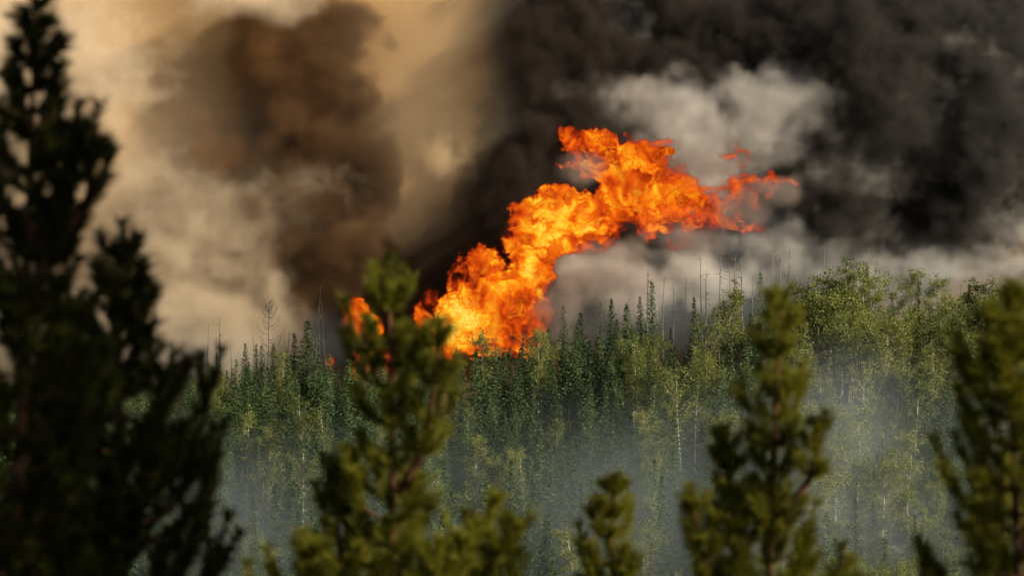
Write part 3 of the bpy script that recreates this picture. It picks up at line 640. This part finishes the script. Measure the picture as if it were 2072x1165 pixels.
    for kind, cap in (('spruce', 262), ('aspen', 240)):
        L_ = sorted([a for a in auto if a[0] == kind], key=score, reverse=True)
        for n, a in enumerate(L_):
            _, i, x, d, s, px, pt = a
            if score(a) <= 0 and (px < -160 or px > 2230 or pt > 1330): continue
            if n >= cap or score(a) <= 0: rest[kind].append(a); continue
            za, zb = zone(px, pt)
            if kind == 'spruce':
                adj = 'short young' if s < .62 else 'slim dark' if i in (1, 3, 6) else 'broad dark'
                o = place('spruce', SP[i], x, d, s, rnd.uniform(0, 6.28), None, f'spruces {za}, {zb}', sxy=rnd.uniform(.85, 1.2), tilt=rnd.uniform(-.03, .03))
            else:
                adj = 'thin leafed' if i in (3, 7, 5) else 'full crowned'
                o = place('aspen', AS[i], x, d, s, rnd.uniform(0, 6.28), None, f'aspens {za}, {zb}', sxy=rnd.uniform(.85, 1.2), tilt=rnd.uniform(-.04, .04))
            named.setdefault(f'{adj} {kind} {za}, {zb}', []).append((px, o))
    for lab, L_ in named.items():
        L_.sort(key=lambda e: e[0])
        for k, (px, o) in enumerate(L_):
            o['label'] = lab if len(L_) == 1 else f'{lab}, {ORD[k]} from left' if k < len(L_) / 2 + 1 else f'{lab}, {ORD[len(L_) - 1 - k]} from right'
    for kind in rest:
        P = []; Q = []; nV = 0; PT = []; QT = []
        me_c = {}
        for a in rest[kind]:
            _, i, x, d, s, px, pt = a
            pr = (SP if kind == 'spruce' else AS)[i]
            if i not in me_c:
                m_ = pr[1]; co = np.empty(len(m_.vertices) * 3, np.float32); m_.vertices.foreach_get('co', co)
                me_c[i] = co.reshape(-1, 4, 3)
            qd = me_c[i][::2]; w = rnd.uniform(0, 6.28); R = np.array([[math.cos(w), -math.sin(w), 0], [math.sin(w), math.cos(w), 0], [0, 0, 1]])
            cen = qd.mean(1, keepdims=True); q = ((qd - cen) * 1.35 + cen) @ R.T * s + np.array([x, d, tz(x, d)])
            P.append(q.reshape(-1, 3))
        if not P: continue
        P = np.concatenate(P); Q = np.arange(len(P)).reshape(-1, 4)
        put(link('forest', mesh_np('forest', P, Q, M_spruce if kind == 'spruce' else M_aspen)), 'mass of further ' + kind + ' crowns filling the slope behind the others', 'forest', kind='stuff')

# ------------------------------------------------------------------ blurred pines close to the camera
def needles(P, pts, length, n, r, w=0.0032, spread=0.8):
    """needles along a polyline shoot"""
    pts = np.array(pts); seg = np.linalg.norm(np.diff(pts, axis=0), axis=1); cum = np.concatenate([[0], np.cumsum(seg)])
    u = r.random(n) * cum[-1]; u[: n // 7] = cum[-1] * (1 - r.random(n // 7) * .06)
    k = np.clip(np.searchsorted(cum, u) - 1, 0, len(seg) - 1); f = ((u - cum[k]) / seg[k])[:, None]
    c = pts[k] * (1 - f) + pts[k + 1] * f; t = (pts[k + 1] - pts[k]) / seg[k][:, None]
    rv = r.normal(0, 1, (n, 3)); rv -= t * (rv * t).sum(1, keepdims=True); rv /= np.linalg.norm(rv, axis=1, keepdims=True)
    d = t * r.uniform(.55, 1.35, (n, 1)) + rv * spread; d /= np.linalg.norm(d, axis=1, keepdims=True)
    s = np.cross(d, r.normal(0, 1, (n, 3))); s /= np.linalg.norm(s, axis=1, keepdims=True)
    l = length * r.uniform(.55, 1.2, (n, 1))
    P.append(np.stack([c - s * w, c + s * w, c + d * l], 1))
def bez(p0, p1, p2, n=6):
    t = np.linspace(0, 1, n)[:, None]; return (1 - t) ** 2 * p0 + 2 * t * (1 - t) * p1 + t * t * p2
def pine(D, leaders, label, seed, mat, whorl=0.15, nper=430, nl=0.080, floor=None):
    r = np.random.default_rng(seed); s = K * D
    base = leaders[0]['pts'][0]; b3 = at(base[0], base[1], D); gx = b3.x; g = tz(gx, D)
    root = bpy.data.objects.new('pine_tree', None); C.objects.link(root); root.location = (gx, D, g)
    put(root, label, 'pine tree', 'blurred pines close to the camera')
    org = np.array([gx, D, g]); V, F = [], []
    cnt = 0
    for li, ld in enumerate(leaders):
        dd = ld.get('dd', 0.0)
        pts = [np.array(at(p[0], p[1], D)) + np.array([0, dd * (0.3 + .7 * k / max(1, len(ld['pts']) - 1)) if li else 0, 0]) - org for k, p in enumerate(ld['pts'])]
        if li == 0: pts = [np.array([pts[0][0] * .9, 0, -.15])] + pts
        cum = np.concatenate([[0], np.cumsum([np.linalg.norm(b - a) for a, b in zip(pts, pts[1:])])]); tot = cum[-1]
        rb = ld.get('rad', 0.055 if li == 0 else 0.022)
        def pos(u): return np.array([np.interp(u, cum, [p[j] for p in pts]) for j in range(3)])
        us = np.linspace(0, tot, 14); tube(V, F, [pos(u) for u in us], [rb * (1 - u / tot) ** .8 + .006 for u in us], 7)
        ext_y = [e[0] for e in ld['env']]; el = [e[1] for e in ld['env']]; er = [e[2] for e in ld['env']]
        u = tot - 0.02; first = True
        while u > 0.25:
            p0 = pos(u); pyh = py_of(p0[2] + g, D)
            if pyh > PH + 230: break
            nb = 3 if first else r.integers(4, 7); a0 = r.uniform(0, 6.3)
            for b in range(nb):
                az = a0 + 6.283 * b / nb + r.normal(0, .35)
                ca, sa = math.cos(az), math.sin(az)
                reach = 0.1
                for _ in range(4):                              # the tip lies higher than the foot: read the envelope there
                    tip_y = pyh - reach * 0.95 / s
                    wl = np.interp(tip_y, ext_y, el); wr = np.interp(tip_y, ext_y, er)
                    reach = (wl + (wr - wl) * (0.5 + 0.5 * ca)) * s
                reach *= r.uniform(.55, 1.2)
                if reach < .045: continue
                rise = r.uniform(.7, 1.25)
                d = np.array([ca, sa, 0.0])
                pA = p0; pC = p0 + d * reach + np.array([0, 0, reach * rise]); pB = p0 + d * reach * .80 + np.array([0, 0, reach * rise * .08])
                cv = bez(pA, pB, pC, 7)
                bV, bF = [], []; tube(bV, bF, cv, list(np.linspace(.006 + .012 * min(reach, .8), .003, 7)), 5)
                bo = link('branch', mesh('branch', bV, bF, M_pbark, True), root)
                P = []
                Lc = reach * 1.2; st = 2 if reach > .25 else 0
                needles(P, cv[st:], nl, int(nper * Lc * (1 - st / 6.5)) + 40, r)
                ns = int(np.clip(reach / .10, 1, 7))
                for q in range(ns):
                    t = r.uniform(.30, .95); k = min(int(t * 6), 5); q0 = cv[k] + (cv[k + 1] - cv[k]) * (t * 6 - k)
                    tg = cv[min(k + 1, 6)] - cv[k]; tg /= np.linalg.norm(tg)
                    sd = np.cross(tg, [0, 0, 1]); sd /= np.linalg.norm(sd) + 1e-6; sg = 1 if q % 2 else -1
                    L2 = reach * r.uniform(.22, .40) * (1.25 - t * .5) + .04
                    q2 = q0 + (tg * .75 + sd * sg * r.uniform(.3, .8) + np.array([0, 0, r.uniform(.15, .55)])) * L2
                    q1 = q0 + (tg * .6 + sd * sg * .5) * L2 * .5
                    needles(P, bez(q0, q1, q2, 4), nl, int(nper * L2) + 25, r)
                T = np.concatenate(P); link('needles', mesh_np('needles', T.reshape(-1, 3), np.arange(len(T) * 3).reshape(-1, 3), mat), bo); cnt += len(T)
            u -= whorl * r.uniform(.6, 1.25) * (0.55 if first else 1); first = False
        # the leading shoot itself
        P = []; needles(P, [pos(tot - .28), pos(tot - .14), pos(tot)], nl, int(nper * .3), r)
        T = np.concatenate(P); link('leading_shoot', mesh_np('leading_shoot', T.reshape(-1, 3), np.arange(len(T) * 3).reshape(-1, 3), mat), root)
    link('trunk', mesh('trunk', V, F, M_pbark, True), root)
    return root
if True:
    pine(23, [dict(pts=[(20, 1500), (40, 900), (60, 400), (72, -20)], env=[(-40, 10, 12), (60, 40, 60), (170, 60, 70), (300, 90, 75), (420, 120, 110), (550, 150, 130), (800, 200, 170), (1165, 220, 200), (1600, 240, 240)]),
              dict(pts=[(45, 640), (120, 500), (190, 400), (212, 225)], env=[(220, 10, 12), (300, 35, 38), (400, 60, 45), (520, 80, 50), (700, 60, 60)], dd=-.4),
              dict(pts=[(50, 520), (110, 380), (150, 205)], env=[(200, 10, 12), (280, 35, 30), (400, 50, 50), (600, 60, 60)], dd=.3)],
         'near black pine reaching the top of the frame at far left', 1, M_pine_shaded, 0.115, 900)
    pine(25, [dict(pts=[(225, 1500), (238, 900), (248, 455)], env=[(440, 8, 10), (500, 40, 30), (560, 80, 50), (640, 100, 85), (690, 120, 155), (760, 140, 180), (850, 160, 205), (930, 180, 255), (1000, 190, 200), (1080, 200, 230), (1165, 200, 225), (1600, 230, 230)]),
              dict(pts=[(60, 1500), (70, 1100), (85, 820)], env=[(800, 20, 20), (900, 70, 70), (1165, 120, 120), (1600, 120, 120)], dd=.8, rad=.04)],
         'black shaded pine with pointed top, second from the left', 2, M_pine_shaded, 0.115, 900)
    pine(30, [dict(pts=[(800, 1450), (792, 900), (788, 525)], env=[(510, 8, 8), (560, 36, 32), (620, 58, 46), (690, 92, 60), (760, 100, 76), (830, 78, 66), (930, 135, 90), (1000, 150, 180), (1060, 200, 280), (1110, 220, 270), (1165, 225, 270), (1500, 220, 260)]),
              dict(pts=[(800, 1010), (865, 900), (893, 650)], env=[(640, 10, 12), (700, 40, 45), (780, 55, 60), (870, 60, 60), (950, 50, 60), (1000, 60, 60)], dd=-.25),
              dict(pts=[(798, 1300), (690, 1150), (668, 930)], env=[(920, 10, 10), (970, 40, 40), (1050, 50, 60), (1165, 70, 70), (1300, 70, 70)], dd=.15),
              dict(pts=[(795, 1350), (660, 1240), (612, 1075)], env=[(1065, 8, 8), (1120, 40, 45), (1200, 60, 60), (1350, 60, 60)], dd=-.2),
              dict(pts=[(805, 1300), (960, 1180), (1072, 1045)], env=[(1035, 8, 8), (1080, 32, 32), (1165, 60, 50), (1300, 60, 60)], dd=-.15),
              dict(pts=[(805, 1280), (930, 1130), (1012, 1008)], env=[(1000, 8, 8), (1050, 32, 32), (1165, 60, 50), (1300, 60, 60)], dd=.2)],
         'olive green pine with two leaders in front of the fire, centre of the picture', 3, M_pine, 0.175, 950)
    pine(34, [dict(pts=[(1236, 1400), (1240, 968)], env=[(960, 6, 6), (1000, 25, 25), (1050, 42, 40), (1090, 66, 52), (1130, 60, 62), (1165, 72, 70), (1300, 110, 110)])],
         'small young pine tip at the bottom centre', 4, M_pine, 0.165, 950)
    pine(30, [dict(pts=[(1545, 1450), (1565, 950), (1580, 597)], env=[(590, 6, 8), (640, 44, 38), (700, 74, 52), (780, 80, 60), (850, 66, 55), (920, 60, 60), (1000, 90, 80), (1080, 130, 110), (1165, 140, 130), (1450, 180, 170)]),
              dict(pts=[(1570, 1060), (1640, 960), (1664, 835)], env=[(825, 8, 8), (870, 26, 26), (930, 36, 30), (1000, 40, 40), (1060, 40, 40)], dd=-.2),
              dict(pts=[(1545, 1250), (1490, 1080), (1472, 868)], env=[(860, 8, 8), (930, 32, 30), (1000, 45, 45), (1165, 60, 60), (1300, 60, 60)], dd=.2),
              dict(pts=[(1535, 1330), (1430, 1170), (1396, 985)], env=[(975, 8, 8), (1040, 25, 26), (1165, 40, 50), (1300, 50, 50)], dd=-.1)],
         'tall slender pine with black heart right of centre', 5, M_pine, 0.165, 950)
    pine(26, [dict(pts=[(2075, 1500), (2055, 1000), (2038, 590)], env=[(580, 10, 10), (640, 45, 45), (710, 105, 75), (790, 95, 90), (880, 120, 110), (980, 155, 130), (1080, 205, 150), (1165, 215, 150), (1600, 240, 200)])],
         'broad strongly blurred pine at the right edge', 6, M_pine, 0.115, 900)
    for px, d in ((2905, 20.2), (2830, 22.2)):                  # two unseen pines added beside the view to cast shade on the left pines
        tip = PH / 2 - 5.6 / (K * d); wide = 1.05 / (K * d)
        pine(d, [dict(pts=[(px, 1900), (px, tip)], env=[(tip - 50, 10, 10), (tip + 700, wide * .6, wide * .6), (tip + 1700, wide, wide), (4000, wide, wide)], rad=.09)],
             'tall unseen pine added right of the view to shade left pines, ' + ('nearer' if d < 21 else 'farther') + ' one', 20 + int(d), M_pine, 0.22, 260, 0.11)
    pine(31, [dict(pts=[(1700, 1500), (1702, 1105)], env=[(1100, 6, 6), (1140, 22, 22), (1200, 40, 40), (1400, 80, 80)])], 'lowest pine tip peeking in at the bottom right of the tall slender pine', 7, M_pine, 0.165, 950)
    pine(28, [dict(pts=[(500, 1500), (502, 1140)], env=[(1130, 6, 6), (1165, 18, 18), (1200, 35, 35), (1400, 80, 80)])], 'barely visible pine tip at the bottom left of the central pine', 8, M_pine, 0.165, 950)

# ------------------------------------------------------------------ labels that several alike things share get their place along the ridge
ORDINAL = ['first', 'second', 'third', 'fourth', 'fifth', 'sixth', 'seventh', 'eighth', 'ninth', 'tenth', 'eleventh', 'twelfth']
same = {}
for o in C.objects:
    if o.parent is None and o.get('label') and o.get('kind') is None: same.setdefault(o['label'], []).append(o)
for lab, L_ in same.items():
    if 1 < len(L_) <= 24:
        L_.sort(key=lambda o: o.location.x / o.location.y)
        for k, o in enumerate(L_):
            o['label'] = lab + (f', {ORDINAL[k]} from left' if k < 12 else f', {ORDINAL[len(L_) - 1 - k]} from right')
